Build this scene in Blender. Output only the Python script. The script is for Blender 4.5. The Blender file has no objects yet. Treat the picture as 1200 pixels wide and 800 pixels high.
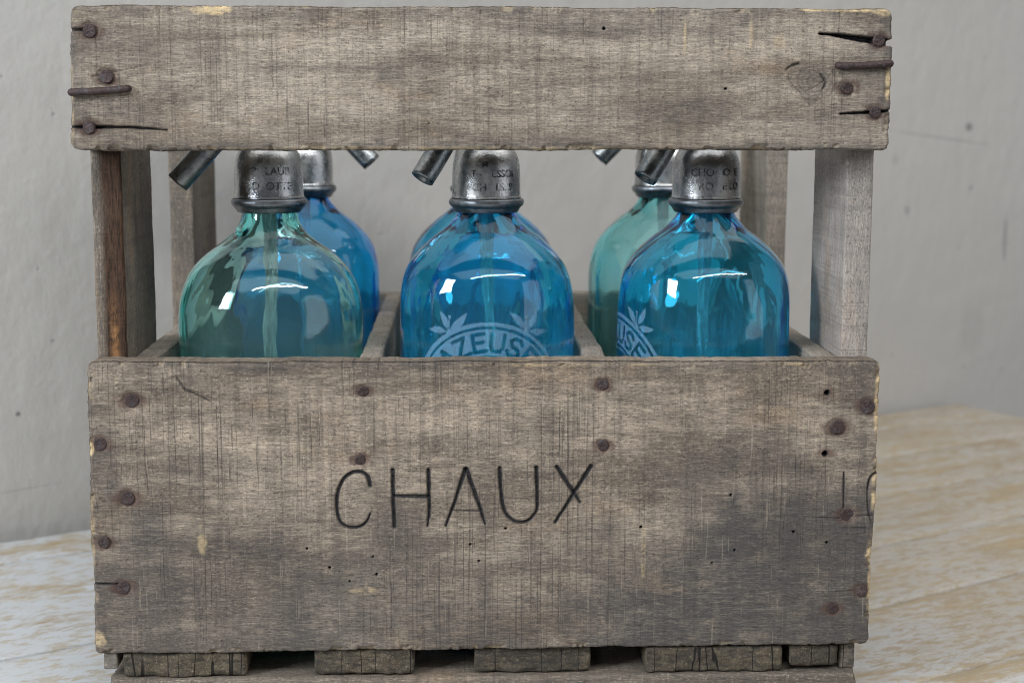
import bpy, bmesh, math, random
import numpy as np
from mathutils import Vector, Matrix

random.seed(7)
R = math.radians
S = bpy.context.scene
COL = S.collection

# ------------------------------------------------------------------ camera, light, exposure
cam_d = bpy.data.cameras.new('camera')
cam = bpy.data.objects.new('camera', cam_d)
COL.objects.link(cam)
cam.location = (-0.0139, -0.8181, 0.2939)
cam.rotation_euler = (R(90 - 8.411), R(-0.11), R(-1.959))
cam_d.lens = 53.94
cam_d.sensor_width = 36
cam_d.clip_start = 0.02
cam_d.clip_end = 60
cam_d.dof.use_dof = True
cam_d.dof.focus_distance = 0.845
cam_d.dof.aperture_fstop = 9.0
S.camera = cam

W = bpy.data.worlds.new('World')
S.world = W
W.use_nodes = True
W.node_tree.nodes['Background'].inputs[0].default_value = (0.90, 0.95, 1.0, 1)
W.node_tree.nodes['Background'].inputs[1].default_value = 0.17


def area(name, loc, target, sx, sy, power, color):
    d = bpy.data.lights.new(name, 'AREA')
    d.shape = 'RECTANGLE'
    d.size, d.size_y = sx, sy
    d.energy = power
    d.color = color
    o = bpy.data.objects.new(name, d)
    COL.objects.link(o)
    o.location = loc
    o.rotation_euler = (Vector(target) - Vector(loc)).to_track_quat('-Z', 'Y').to_euler()
    return o


# daylight through a window to the front-left, a high window behind the photographer, a dim side window to the right
area('window_light', (-2.0, -1.35, 1.05), (0, 0.2, 0.15), 0.52, 0.85, 72, (0.86, 0.93, 1.0))
area('high_window_light', (0.75, -2.0, 2.35), (0, 0.2, 0.15), 4.2, 0.15, 58, (0.97, 0.98, 1.0))
area('side_window_light', (2.4, -1.0, 0.55), (0.3, 0.4, 0.1), 1.3, 1.6, 9, (0.92, 0.95, 1.0))
area('overhead_fill_light', (0.2, -0.6, 2.7), (0.2, -0.6, 0.1), 5.5, 5.0, 105, (1.0, 0.985, 0.955))  # added overhead fill, no real fixture: brightens crate interior, table and wall

S.view_settings.view_transform = 'Standard'
S.view_settings.look = 'None'
S.view_settings.exposure = 0.04
S.view_settings.gamma = 1.0
S.view_settings.use_curve_mapping = False
S.render.engine = 'CYCLES'
S.cycles.max_bounces = 24
S.cycles.transmission_bounces = 24
S.cycles.transparent_max_bounces = 24
S.cycles.glossy_bounces = 8
S.cycles.diffuse_bounces = 5
S.cycles.sample_clamp_indirect = 12.0
S.cycles.filter_width = 1.0
S.cycles.blur_glossy = 0.5
S.cycles.use_denoising = True
try:
    S.cycles.denoiser = 'OPENIMAGEDENOISE'
    S.cycles.denoising_input_passes = 'RGB_ALBEDO_NORMAL'
    S.cycles.denoising_prefilter = 'ACCURATE'
except Exception:
    pass


# ------------------------------------------------------------------ numpy noise
def _hash(ix, iy, seed):
    h = (ix.astype(np.int64) * 374761393 + iy.astype(np.int64) * 668265263 + seed * 1442695041) & 0xFFFFFFFF
    h = ((h ^ (h >> 13)) * 1274126177) & 0xFFFFFFFF
    return ((h ^ (h >> 16)) & 0xFFFF) / 65535.0


def vnoise(x, y, seed=0):
    x, y = np.broadcast_arrays(np.asarray(x, float), np.asarray(y, float))
    ix, iy = np.floor(x), np.floor(y)
    fx, fy = x - ix, y - iy
    fx, fy = fx * fx * (3 - 2 * fx), fy * fy * (3 - 2 * fy)
    a, b = _hash(ix, iy, seed), _hash(ix + 1, iy, seed)
    c, d = _hash(ix, iy + 1, seed), _hash(ix + 1, iy + 1, seed)
    return (a * (1 - fx) + b * fx) * (1 - fy) + (c * (1 - fx) + d * fx) * fy


def fbm(x, y, seed=0, octs=4):
    t, a, n = 0, 1, 0
    for k in range(octs):
        t = t + a * vnoise(np.asarray(x) * 2 ** k, np.asarray(y) * 2 ** k, seed + 17 * k)
        n += a
        a *= 0.5
    return t / n


def sstep(a, b, x):
    t = np.clip((x - a) / (b - a), 0, 1)
    return t * t * (3 - 2 * t)


# ------------------------------------------------------------------ mesh helpers
def np_mesh(name, verts, faces, smooth=True, attrs=None):
    me = bpy.data.meshes.new(name)
    verts = np.asarray(verts, np.float32)
    if isinstance(faces, np.ndarray):
        nf, k = faces.shape
        me.vertices.add(len(verts))
        me.vertices.foreach_set('co', verts.ravel())
        me.loops.add(nf * k)
        me.loops.foreach_set('vertex_index', faces.astype(np.int32).ravel())
        me.polygons.add(nf)
        me.polygons.foreach_set('loop_start', np.arange(0, nf * k, k, dtype=np.int32))
    else:
        me.from_pydata([tuple(map(float, v)) for v in verts], [], faces)
    me.update(calc_edges=True)
    me.validate()
    if smooth:
        me.polygons.foreach_set('use_smooth', np.ones(len(me.polygons), bool))
    for k, v in (attrs or {}).items():
        a = me.attributes.new(k, 'FLOAT', 'POINT')
        a.data.foreach_set('value', np.asarray(v, np.float32).ravel())
    return me


def obj(name, me, m, parent=None, loc=None, rot=None):
    o = bpy.data.objects.new(name, me)
    COL.objects.link(o)
    if m is not None:
        me.materials.clear()
        me.materials.append(m)
    if parent is not None:
        o.parent = parent
    if loc is not None:
        o.location = loc
    if rot is not None:
        o.rotation_euler = rot
    return o


def empty(name, loc=(0, 0, 0), label=None, cat=None, group=None, kind=None):
    o = bpy.data.objects.new(name, None)
    COL.objects.link(o)
    o.location = loc
    o.empty_display_size = 0.05
    for k, v in (('label', label), ('category', cat), ('group', group), ('kind', kind)):
        if v:
            o[k] = v
    return o


def lathe(prof, n=64, rfun=None, closed=False):
    """prof: list of (r, z); rfun(theta, z, r) -> r. Returns verts, faces."""
    th = np.linspace(0, 2 * math.pi, n, endpoint=False)
    P = np.array(prof, float)
    r = P[:, 0][:, None] * np.ones(n)[None]
    z = P[:, 1][:, None] * np.ones(n)[None]
    if rfun is not None:
        r = rfun(th[None], z, r)
    V = np.stack([r * np.cos(th), r * np.sin(th), z], -1).reshape(-1, 3)
    m = len(prof)
    i = np.arange(m if closed else m - 1)[:, None] * n
    i2 = ((np.arange(m if closed else m - 1) + 1) % m)[:, None] * n
    j = np.arange(n)[None]
    j2 = (j + 1) % n
    F = np.stack([i + j, i + j2, i2 + j2, i2 + j], -1).reshape(-1, 4)
    return V, F


def smooth_profile(pts, sub=6):
    P = np.array(pts, float)
    out = []
    for k in range(len(P) - 1):
        p0, p1, p2, p3 = P[max(k - 1, 0)], P[k], P[k + 1], P[min(k + 2, len(P) - 1)]
        for s in range(sub):
            t = s / sub
            out.append(0.5 * ((2 * p1) + (-p0 + p2) * t + (2 * p0 - 5 * p1 + 4 * p2 - p3) * t * t + (-p0 + 3 * p1 - 3 * p2 + p3) * t ** 3))
    out.append(P[-1])
    return [tuple(v) for v in out]


def tube_mesh(name, pts, radii, n=20, bore=None):
    pts = [Vector(p) for p in pts]
    V, F = [], []
    up = Vector((0, 0, 1))
    rings = []

    def ring(c, t, r):
        a = t.cross(up)
        if a.length < 1e-4:
            a = Vector((1, 0, 0))
        a.normalize()
        b = t.cross(a).normalized()
        k = len(V)
        for i in range(n):
            q = 2 * math.pi * i / n
            V.append(c + a * (r * math.cos(q)) + b * (r * math.sin(q)))
        rings.append(k)

    for i, p in enumerate(pts):
        t = (pts[min(i + 1, len(pts) - 1)] - pts[max(i - 1, 0)]).normalized()
        ring(p, t, radii[i])
    if bore:                                   # open mouth: lip and bore going back inside
        t = (pts[-1] - pts[-2]).normalized()
        ring(pts[-1], t, bore)
        ring(pts[-1] - t * bore * 4, t, bore)
    for a, b in zip(rings[:-1], rings[1:]):
        for i in range(n):
            F.append((a + i, a + (i + 1) % n, b + (i + 1) % n, b + i))
    F.append(tuple(reversed(range(rings[0], rings[0] + n))))
    F.append(tuple(range(rings[-1], rings[-1] + n)))
    me = bpy.data.meshes.new(name)
    me.from_pydata([tuple(v) for v in V], [], F)
    for p in me.polygons:
        p.use_smooth = len(p.vertices) == 4
    me.update()
    return me


def rough_box(name, L, D, H, res=0.003, rad=0.0012, amp=0.0004, seed=0, attr=None, rag=0.0006):
    """Weathered board: X = grain/length. Rounded, slightly uneven edges. Centre at origin."""
    hx, hy, hz = L / 2, D / 2, H / 2
    bm = bmesh.new()
    segs = lambda l: max(4, min(150, int(l / res)))
    for ax, (a, b) in ((0, (1, 2)), (1, (0, 2)), (2, (0, 1))):
        half = (hx, hy, hz)
        na, nb = segs(2 * half[a]), segs(2 * half[b])
        # pull the outermost rows toward the edges so that the rounding is resolved
        ua = np.concatenate([[-1, -1 + rad / half[a] * .4, -1 + rad / half[a]], np.linspace(-1, 1, na + 1)[1:-1], [1 - rad / half[a], 1 - rad / half[a] * .4, 1]])
        ub = np.concatenate([[-1, -1 + rad / half[b] * .4, -1 + rad / half[b]], np.linspace(-1, 1, nb + 1)[1:-1], [1 - rad / half[b], 1 - rad / half[b] * .4, 1]])
        ua, ub = np.sort(ua), np.sort(ub)
        for sgn in (-1, 1):
            grid = []
            for u in ua:
                row = []
                for v in ub:
                    c = [0, 0, 0]
                    c[ax] = sgn * half[ax]
                    c[a], c[b] = u * half[a], v * half[b]
                    row.append(bm.verts.new(c))
                grid.append(row)
            for i in range(len(ua) - 1):
                for j in range(len(ub) - 1):
                    q = (grid[i][j], grid[i + 1][j], grid[i + 1][j + 1], grid[i][j + 1])
                    flip = (sgn > 0) != (ax == 1)
                    bm.faces.new(q if flip else q[::-1])
    bmesh.ops.remove_doubles(bm, verts=bm.verts, dist=1e-7)
    bmesh.ops.recalc_face_normals(bm, faces=bm.faces)
    me = bpy.data.meshes.new(name)
    bm.to_mesh(me)
    bm.free()
    n = len(me.vertices)
    P = np.empty(n * 3, np.float32)
    me.vertices.foreach_get('co', P)
    P = P.reshape(-1, 3).astype(float)
    half = np.array([hx, hy, hz])
    Q0 = P.copy()
    rr = rad * (0.5 + 1.2 * vnoise(P[:, 0] * 90 + seed * 7.3, P[:, 1] * 60 + P[:, 2] * 70, seed))[:, None]
    inner = np.clip(P, -(half - rr), half - rr)
    dd = P - inner
    ln = np.linalg.norm(dd, axis=1, keepdims=True)
    P = inner + np.where(ln > 1e-9, dd / np.maximum(ln, 1e-9) * np.minimum(ln, rr), 0)
    nn = np.where(np.abs(Q0) > half - 1e-6, np.sign(Q0), 0)
    d1 = fbm(P[:, 0] * 18 + seed * 3.1, P[:, 1] * 60 + P[:, 2] * 47, seed + 5, 3) - .5
    d2 = vnoise(P[:, 0] * 900, P[:, 1] * 30 + P[:, 2] * 30, seed + 9) - .5
    P += nn * (d1 * amp * 2 + d2 * amp * .35)[:, None]
    # ragged ends
    endw = (np.abs(Q0[:, 0]) > hx - 1e-6)
    P[:, 0] += np.sign(Q0[:, 0]) * np.where(np.abs(Q0[:, 0]) > hx - rad * 1.1, (vnoise(P[:, 1] * 300, P[:, 2] * 300, seed + 3) - .6) * rag * 2, 0)
    me.vertices.foreach_set('co', P.astype(np.float32).ravel())
    me.polygons.foreach_set('use_smooth', np.ones(len(me.polygons), bool))
    if attr:
        for k, fn in attr.items():
            a = me.attributes.new(k, 'FLOAT', 'POINT')
            a.data.foreach_set('value', np.asarray(fn(P), np.float32))
    a = me.attributes.new('endgrain', 'FLOAT', 'POINT')
    a.data.foreach_set('value', endw.astype(np.float32))
    me.update()
    return me


# ------------------------------------------------------------------ materials
class NT:
    def __init__(self, name):
        self.m = bpy.data.materials.new(name)
        self.m.use_nodes = True
        self.t = self.m.node_tree
        self.t.nodes.clear()
        self.out = self.n('ShaderNodeOutputMaterial')

    def n(self, t, **kw):
        x = self.t.nodes.new(t)
        for k, v in kw.items():
            setattr(x, k, v)
        return x

    def set(self, sock, v):
        if isinstance(v, bpy.types.NodeSocket):
            self.t.links.new(v, sock)
        elif isinstance(v, (tuple, list)) and len(v) == 3 and sock.type == 'RGBA':
            sock.default_value = (*v, 1)
        else:
            sock.default_value = v

    def coord(self, scale=(1, 1, 1), offs=None, out='Object'):
        c = self.n('ShaderNodeTexCoord').outputs[out]
        mp = self.n('ShaderNodeMapping')
        self.t.links.new(c, mp.inputs[0])
        mp.inputs['Scale'].default_value = scale
        if offs is not None:
            self.set(mp.inputs['Location'], offs)
        return mp.outputs[0]

    def rnd(self):
        i = self.n('ShaderNodeObjectInfo').outputs['Random']
        m = self.n('ShaderNodeMath', operation='MULTIPLY')
        self.set(m.inputs[0], i)
        m.inputs[1].default_value = 61.7
        c = self.n('ShaderNodeCombineXYZ')
        for k in range(3):
            self.set(c.inputs[k], m.outputs[0])
        return c.outputs[0]

    def noise(self, vec, scale=1, detail=3, rough=.55, dist=0):
        x = self.n('ShaderNodeTexNoise')
        self.set(x.inputs['Vector'], vec)
        x.inputs['Scale'].default_value = scale
        x.inputs['Detail'].default_value = detail
        x.inputs['Roughness'].default_value = rough
        x.inputs['Distortion'].default_value = dist
        return x.outputs['Fac']

    def ramp(self, f, a, b, lo=0.0, hi=1.0):
        x = self.n('ShaderNodeMapRange', interpolation_type='SMOOTHSTEP')
        self.set(x.inputs[0], f)
        x.inputs[1].default_value, x.inputs[2].default_value = a, b
        x.inputs[3].default_value, x.inputs[4].default_value = lo, hi
        return x.outputs[0]

    def math(self, op, a, b=0.0):
        x = self.n('ShaderNodeMath', operation=op)
        self.set(x.inputs[0], a)
        self.set(x.inputs[1], b)
        return x.outputs[0]

    def mix(self, f, a, b, mode='MIX'):
        x = self.n('ShaderNodeMix', data_type='RGBA', blend_type=mode)
        self.set(x.inputs[0], f)
        self.set(x.inputs[6], a)
        self.set(x.inputs[7], b)
        return x.outputs[2]

    def attr(self, name):
        x = self.n('ShaderNodeAttribute')
        x.attribute_name = name
        return x.outputs['Fac']

    def bump(self, h, strength, dist, normal=None):
        x = self.n('ShaderNodeBump')
        self.set(x.inputs['Height'], h)
        x.inputs['Strength'].default_value = strength
        x.inputs['Distance'].default_value = dist
        if normal is not None:
            self.set(x.inputs['Normal'], normal)
        return x.outputs[0]

    def bsdf(self, **kw):
        x = self.n('ShaderNodeBsdfPrincipled')
        for k, v in kw.items():
            self.set(x.inputs[k], v)
        self.t.links.new(x.outputs[0], self.out.inputs['Surface'])
        return x


def wood_mat(name, light, mid, dark, saw=0.75, blotch=0.6, sawfreq=1.0, warm=(.30, .205, .125)):
    """Old sawn board: fibres along local X, saw marks across them."""
    t = NT(name)
    o = t.rnd()
    tone = t.noise(t.coord((7, 20, 34), o), 1, 5, .66, .3)
    col = t.mix(t.ramp(tone, .40, .60), mid, light)
    wpatch = t.noise(t.coord((9, 18, 30), o), 1, 5, .65, .3)
    col = t.mix(t.ramp(wpatch, .52, .72, 0, .75), col, warm)
    # long fibres
    fib = t.noise(t.coord((95, 700, 820), o), 1, 5, .74, .25)
    col = t.mix(t.ramp(fib, .30, .60, .44, 0), col, dark)
    band = t.noise(t.coord((170 * sawfreq, 8, 7), o), 1, 3, .6)
    col = t.mix(t.ramp(band, .45, .67, 0, .32), col, dark)
    fib2 = t.noise(t.coord((160, 2200, 2600), o), 1, 3, .7)
    col = t.mix(t.ramp(fib2, .36, .66, .42, 0), col, dark)
    col = t.mix(t.ramp(fib2, .56, .72, 0, .40), col, (.50, .43, .34))
    # tiny speckle
    sp = t.noise(t.coord((620, 900, 900), o), 1, 3, .75)
    col = t.mix(t.ramp(sp, .28, .44, .42, 0), col, (.60, .51, .39))
    # grey weathering and grime in clouds
    bl = t.noise(t.coord((16, 40, 46), o), 1, 7, .74, .3)
    blm = t.math('MULTIPLY', t.ramp(bl, .46, .68, 0, blotch), t.ramp(fib2, .35, .65, 1, .5))
    col = t.mix(blm, col, dark)
    stain_shade = t.attr('stain_shade')
    br = t.noise(t.coord((60, 60, 90), o), 1, 5, .7)
    col = t.mix(t.math('MULTIPLY', stain_shade, t.math('MULTIPLY', t.ramp(br, .32, .55, .66, 1), t.ramp(fib2, .34, .66, 1, .74))), col, (.054, .050, .049))
    # saw marks across the fibres: fine dark lines, in patches, and rarer strong ones
    s1 = t.noise(t.coord((1150 * sawfreq, 10, 9), o), 1, 2, .6)
    pat = t.ramp(t.noise(t.coord((13, 20, 20), o), 1, 4, .6), .40, .58, .12, 1)
    l1 = t.math('MULTIPLY', t.ramp(s1, .57, .72, 0, saw * .75), pat)
    col = t.mix(l1, col, (.055, .048, .045))
    s2 = t.noise(t.coord((620 * sawfreq, 5, 26), o), 1, 2, .5)
    l2 = t.math('MULTIPLY', t.ramp(s2, .665, .71, 0, saw * .6), pat)
    col = t.mix(l2, col, (.03, .027, .026))
    s3 = t.noise(t.coord((620 * sawfreq, 6, 24), o), 1, 2, .5)
    l3 = t.ramp(s3, .65, .75, 0, .17)
    col = t.mix(l3, col, (.56, .47, .36))
    col = t.mix(t.ramp(sp, .56, .70, 0, .62), col, (.06, .052, .045))
    # local marks carried by the mesh: bark/brown skin, rust round nails, fresh edge, burnt lettering, dirt in cracks
    brown = t.attr('brown')
    col = t.mix(brown, col, t.mix(t.ramp(fib, .35, .62), (.020, .012, .008), (.062, .032, .018)))
    col = t.mix(t.math('MULTIPLY', t.attr('rust'), t.ramp(br, .28, .62, .4, 1)), col, (.075, .045, .036))
    col = t.mix(t.math('MULTIPLY', t.attr('fresh'), t.ramp(br, .38, .6)), col, t.mix(brown, (.58, .44, .25), (.34, .17, .07)))
    eg = t.attr('endgrain')
    rings = t.noise(t.coord((30, 160, 520), o), 1, 4, .6, .6)
    col = t.mix(t.math('MULTIPLY', eg, t.ramp(rings, .35, .62, .8, .1)), col, dark)
    ck = t.noise(t.coord((20, 95, 7), o), 1, 1, .4, .0)
    ckm = t.math('SUBTRACT', 1.0, t.ramp(t.math('ABSOLUTE', t.math('SUBTRACT', ck, .5)), .004, .014))
    ckm = t.math('MULTIPLY', ckm, eg)
    col = t.mix(ckm, col, (.010, .009, .008))
    col = t.mix(t.math('MULTIPLY', t.attr('char'), t.ramp(fib2, .28, .50, .68, 1)), col, (.012, .012, .014))
    h = t.math('ADD', t.math('MULTIPLY', fib2, .5), t.math('MULTIPLY', fib, .8))
    h = t.math('SUBTRACT', h, t.math('MULTIPLY', t.math('ADD', l1, l2), .8))
    h = t.math('SUBTRACT', h, t.math('MULTIPLY', ckm, 2.0))
    h = t.math('SUBTRACT', h, t.math('MULTIPLY', t.ramp(sp, .54, .74), .6))
    t.bsdf(**{'Base Color': col, 'Roughness': t.ramp(fib, .3, .7, .92, .72), 'Specular IOR Level': .25,
              'Normal': t.bump(h, .75, .0007)})
    return t.m


M = {}
M['wood_front'] = wood_mat('weathered_board', (.43, .350, .268), (.205, .161, .122), (.046, .039, .035), .85, .66)
M['wood_top'] = wood_mat('weathered_pale_board', (.46, .388, .308), (.24, .195, .150), (.055, .047, .042), .62, .64)
M['wood_grey'] = wood_mat('grey_board', (.42, .365, .30), (.28, .238, .195), (.10, .09, .08), .6, .6)
M['wood_post'] = wood_mat('pale_grey_board', (.42, .37, .33), (.31, .275, .245), (.14, .13, .125), .5, .5)
M['wood_dark'] = wood_mat('dark_board', (.20, .165, .13), (.14, .115, .09), (.055, .05, .046), .5, .7)
M['wood_slat'] = wood_mat('dark_brown_slat', (.15, .115, .072), (.085, .066, .045), (.030, .027, .023), .8, .7, .35, (.11, .085, .048))  # dark brown wood of the floor slats


def rust_mat():
    t = NT('rusty_iron')
    n1 = t.noise(t.coord((900, 900, 900), t.rnd()), 1, 5, .65)
    n2 = t.noise(t.coord((250, 250, 250), t.rnd()), 1, 4, .6)
    c = t.mix(t.ramp(n1, .35, .65), (.020, .015, .016), (.062, .034, .030))
    c = t.mix(t.ramp(n2, .5, .7, 0, .7), c, (.065, .058, .064))
    t.bsdf(**{'Base Color': c, 'Roughness': .62, 'Metallic': .35, 'Normal': t.bump(n1, .7, .0006)})
    return t.m


def pewter_mat(name, c0, c1, rough, spots=.5):
    t = NT(name)
    o = t.rnd()
    n1 = t.noise(t.coord((420, 420, 420), o), 1, 5, .65)
    n2 = t.noise(t.coord((70, 70, 50), o), 1, 5, .7)
    n3 = t.noise(t.coord((1300, 1300, 1300), o), 1, 3, .6)
    c = t.mix(t.ramp(n2, .35, .65), c0, c1)
    c = t.mix(t.ramp(n1, .55, .72, 0, spots), c, (.10, .10, .105))
    c = t.mix(t.ramp(n3, .64, .74, 0, spots), c, (.03, .03, .033))
    t.bsdf(**{'Base Color': c, 'Metallic': 1.0, 'Roughness': t.ramp(n2, .3, .7, rough - .07, rough + .13),
              'Normal': t.bump(t.math('ADD', n1, t.math('MULTIPLY', n3, .5)), .35, .0006)})
    return t.m


def glass_mat(name, density, color, film=.3):
    t = NT(name)
    g = t.n('ShaderNodeBsdfGlass')
    g.inputs['Color'].default_value = (1, 1, 1, 1)
    g.inputs['Roughness'].default_value = 0
    g.inputs['IOR'].default_value = 1.5
    n1 = t.noise(t.coord((55, 55, 22), t.rnd()), 1, 3, .5)
    t.t.links.new(t.bump(n1, .10, .0025), g.inputs['Normal'])
    # lime film inside, added so the lower glass glows: runs and clouds, thicker low down
    d = t.n('ShaderNodeBsdfTranslucent')
    d.inputs['Color'].default_value = (.95, .97, .97, 1)
    d2 = t.n('ShaderNodeBsdfDiffuse')
    d2.inputs['Color'].default_value = (.92, .95, .95, 1)
    md = t.n('ShaderNodeMixShader')
    md.inputs[0].default_value = .5
    t.t.links.new(d.outputs[0], md.inputs[1])
    t.t.links.new(d2.outputs[0], md.inputs[2])
    sep = t.n('ShaderNodeSeparateXYZ')
    t.t.links.new(t.coord(), sep.inputs[0])
    runs = t.noise(t.coord((170, 170, 12), t.rnd()), 1, 4, .6)
    cloud = t.noise(t.coord((40, 40, 40), t.rnd()), 1, 5, .7)
    f = t.math('MULTIPLY', t.ramp(runs, .30, .70, .5, 1.2), t.ramp(cloud, .35, .65, .45, 1.2))
    lvl = t.math('ADD', sep.outputs[2], t.math('MULTIPLY', t.math('SUBTRACT', cloud, .5), .035))
    f = t.math('MULTIPLY', f, t.ramp(lvl, .150, .200, film, film * .12))
    f = t.math('MULTIPLY', f, t.attr('inner'))
    mx = t.n('ShaderNodeMixShader')
    t.set(mx.inputs[0], f)
    t.t.links.new(g.outputs[0], mx.inputs[1])
    t.t.links.new(md.outputs[0], mx.inputs[2])
    t.t.links.new(mx.outputs[0], t.out.inputs['Surface'])
    v = t.n('ShaderNodeVolumeAbsorption')
    v.inputs['Color'].default_value = (*color, 1)
    v.inputs['Density'].default_value = density
    t.t.links.new(v.outputs[0], t.out.inputs['Volume'])
    return t.m


M['rust'] = rust_mat()
M['pewter'] = pewter_mat('dull_pewter', (.34, .35, .37), (.66, .66, .65), .24)
M['lead'] = pewter_mat('dark_lead', (.15, .165, .185), (.32, .34, .365), .34)
M['spout'] = pewter_mat('tarnished_pewter', (.14, .16, .18), (.38, .40, .40), .27)
M['blue_glass'] = glass_mat('blue_glass', 370, (.0, .855, .998), .40)
M['deep_blue_glass'] = glass_mat('deep_blue_glass', 460, (.0, .82, .994), .2)
M['green_glass'] = glass_mat('sea_green_glass', 92, (.0, .925, .905), .20)
M['aqua_glass'] = glass_mat('aqua_glass', 125, (.0, .91, .95), .12)


def tube_mat():
    t = NT('brightened_glass_tube')
    g = t.n('ShaderNodeBsdfGlass')
    g.inputs['Roughness'].default_value = .0
    g.inputs['IOR'].default_value = 1.45
    d = t.n('ShaderNodeBsdfTranslucent')
    d.inputs['Color'].default_value = (.9, .95, .96, 1)
    mx = t.n('ShaderNodeMixShader')
    f = t.noise(t.coord((300, 300, 60), t.rnd()), 1, 4, .6)
    t.set(mx.inputs[0], t.ramp(f, .35, .7, .25, .55))  # translucent share mixed in to brighten the tube
    t.t.links.new(g.outputs[0], mx.inputs[1])
    t.t.links.new(d.outputs[0], mx.inputs[2])
    t.t.links.new(mx.outputs[0], t.out.inputs['Surface'])
    return t.m


M['tube'] = tube_mat()


def simple(name, c, rough, metal=0, alpha=1.0):
    t = NT(name)
    n1 = t.noise(t.coord((700, 700, 700)), 1, 4, .6)
    t.bsdf(**{'Base Color': t.mix(t.ramp(n1, .3, .7, 0, .35), c, tuple(v * .7 for v in c)), 'Roughness': rough, 'Metallic': metal, 'Alpha': alpha})
    return t.m


M['etch'] = simple('etched_frosting', (.34, .60, .88), .6, 0, .21)
def stamp_mat():
    t = NT('stamped_dark_metal')
    f = t.noise(t.coord((330, 330, 330), t.rnd()), 1, 4, .65)
    t.bsdf(**{'Base Color': (.05, .05, .055), 'Roughness': .55, 'Metallic': .8, 'Alpha': t.ramp(f, .40, .58, .12, .85)})
    return t.m


M['stamp'] = stamp_mat()


def wall_mat():
    t = NT('grey_plaster')
    big = t.noise(t.coord((1.6, 1.6, 1.6)), 1, 4, .55)
    c = t.mix(t.ramp(big, .35, .65), (.398, .386, .365), (.428, .414, .392))
    mid = t.noise(t.coord((14, 14, 14)), 1, 5, .6)
    c = t.mix(t.ramp(mid, .45, .75, 0, .22), c, (.33, .325, .315))
    pit = t.noise(t.coord((60, 60, 60)), 1, 3, .5)
    pm = t.ramp(pit, .70, .76, 0, .55)
    c = t.mix(pm, c, (.20, .20, .20))
    # hairline cracks along the zero lines of a stretched noise
    cr = t.noise(t.coord((2.2, 2.2, 5.5), (3.1, 0, 1.7)), 1, 4, .55)
    crm = t.math('SUBTRACT', 1.0, t.ramp(t.math('ABSOLUTE', t.math('SUBTRACT', cr, .5)), 0, .003))
    gate = t.ramp(t.noise(t.coord((5, 5, 5), (9, 2, 0)), 1, 3, .5), .58, .66)
    crm = t.math('MULTIPLY', crm, gate)
    c = t.mix(t.math('MULTIPLY', crm, .10), c, (.2, .2, .2))
    # knocks, smudges and one long hairline, each at its own place on the plaster
    sep = t.n('ShaderNodeSeparateXYZ')
    t.t.links.new(t.coord(), sep.inputs[0])
    jit = t.math('MULTIPLY', t.math('SUBTRACT', t.noise(t.coord((70, 70, 70)), 1, 4, .6), .5), 1.3)
    for (mu, mz, ru, rz, slope, st) in ((-.03, .2690, .095, .0020, -.105, .28), (.0164, .2805, .006, .005, 0, .8), (-.0784, .1891, .004, .006, 0, .45), (.0875, .150, .004, .030, 0, .5),
                                        (-1.0593, .0625, .0022, .0022, 0, 1), (-1.055, .0025, .035, .0008, .05, .25), (.0381, .0461, .022, .030, 0, .10), (-.10, .245, .006, .006, 0, .2),
                                        (-1.09, .21, .0016, .0016, 0, .6), (-1.03, .118, .0014, .0014, 0, .6), (-.62, .20, .003, .003, 0, .3), (-1.075, .30, .0016, .0016, 0, .5)):
        du = t.math('SUBTRACT', sep.outputs[0], mu)
        dz = t.math('SUBTRACT', t.math('SUBTRACT', sep.outputs[2], mz), t.math('MULTIPLY', du, slope))
        a = t.math('DIVIDE', du, ru)
        b = t.math('ADD', t.math('DIVIDE', dz, rz), jit if rz < .0025 and ru > .01 else 0.0)
        dd = t.math('ADD', t.math('ADD', t.math('MULTIPLY', a, a), t.math('MULTIPLY', b, b)), jit)
        c = t.mix(t.ramp(dd, .4, 1.2, st, 0), c, (.16, .16, .16))
    trowel = t.noise(t.coord((45, 45, 30)), 1, 4, .55)
    h = t.math('ADD', t.math('MULTIPLY', trowel, 1.0), t.math('MULTIPLY', mid, .8))
    h = t.math('SUBTRACT', h, t.math('MULTIPLY', t.math('ADD', pm, t.math('MULTIPLY', crm, .15)), .9))
    t.bsdf(**{'Base Color': c, 'Roughness': .72, 'Specular IOR Level': .3, 'Normal': t.bump(h, .34, .004)})
    return t.m


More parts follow.
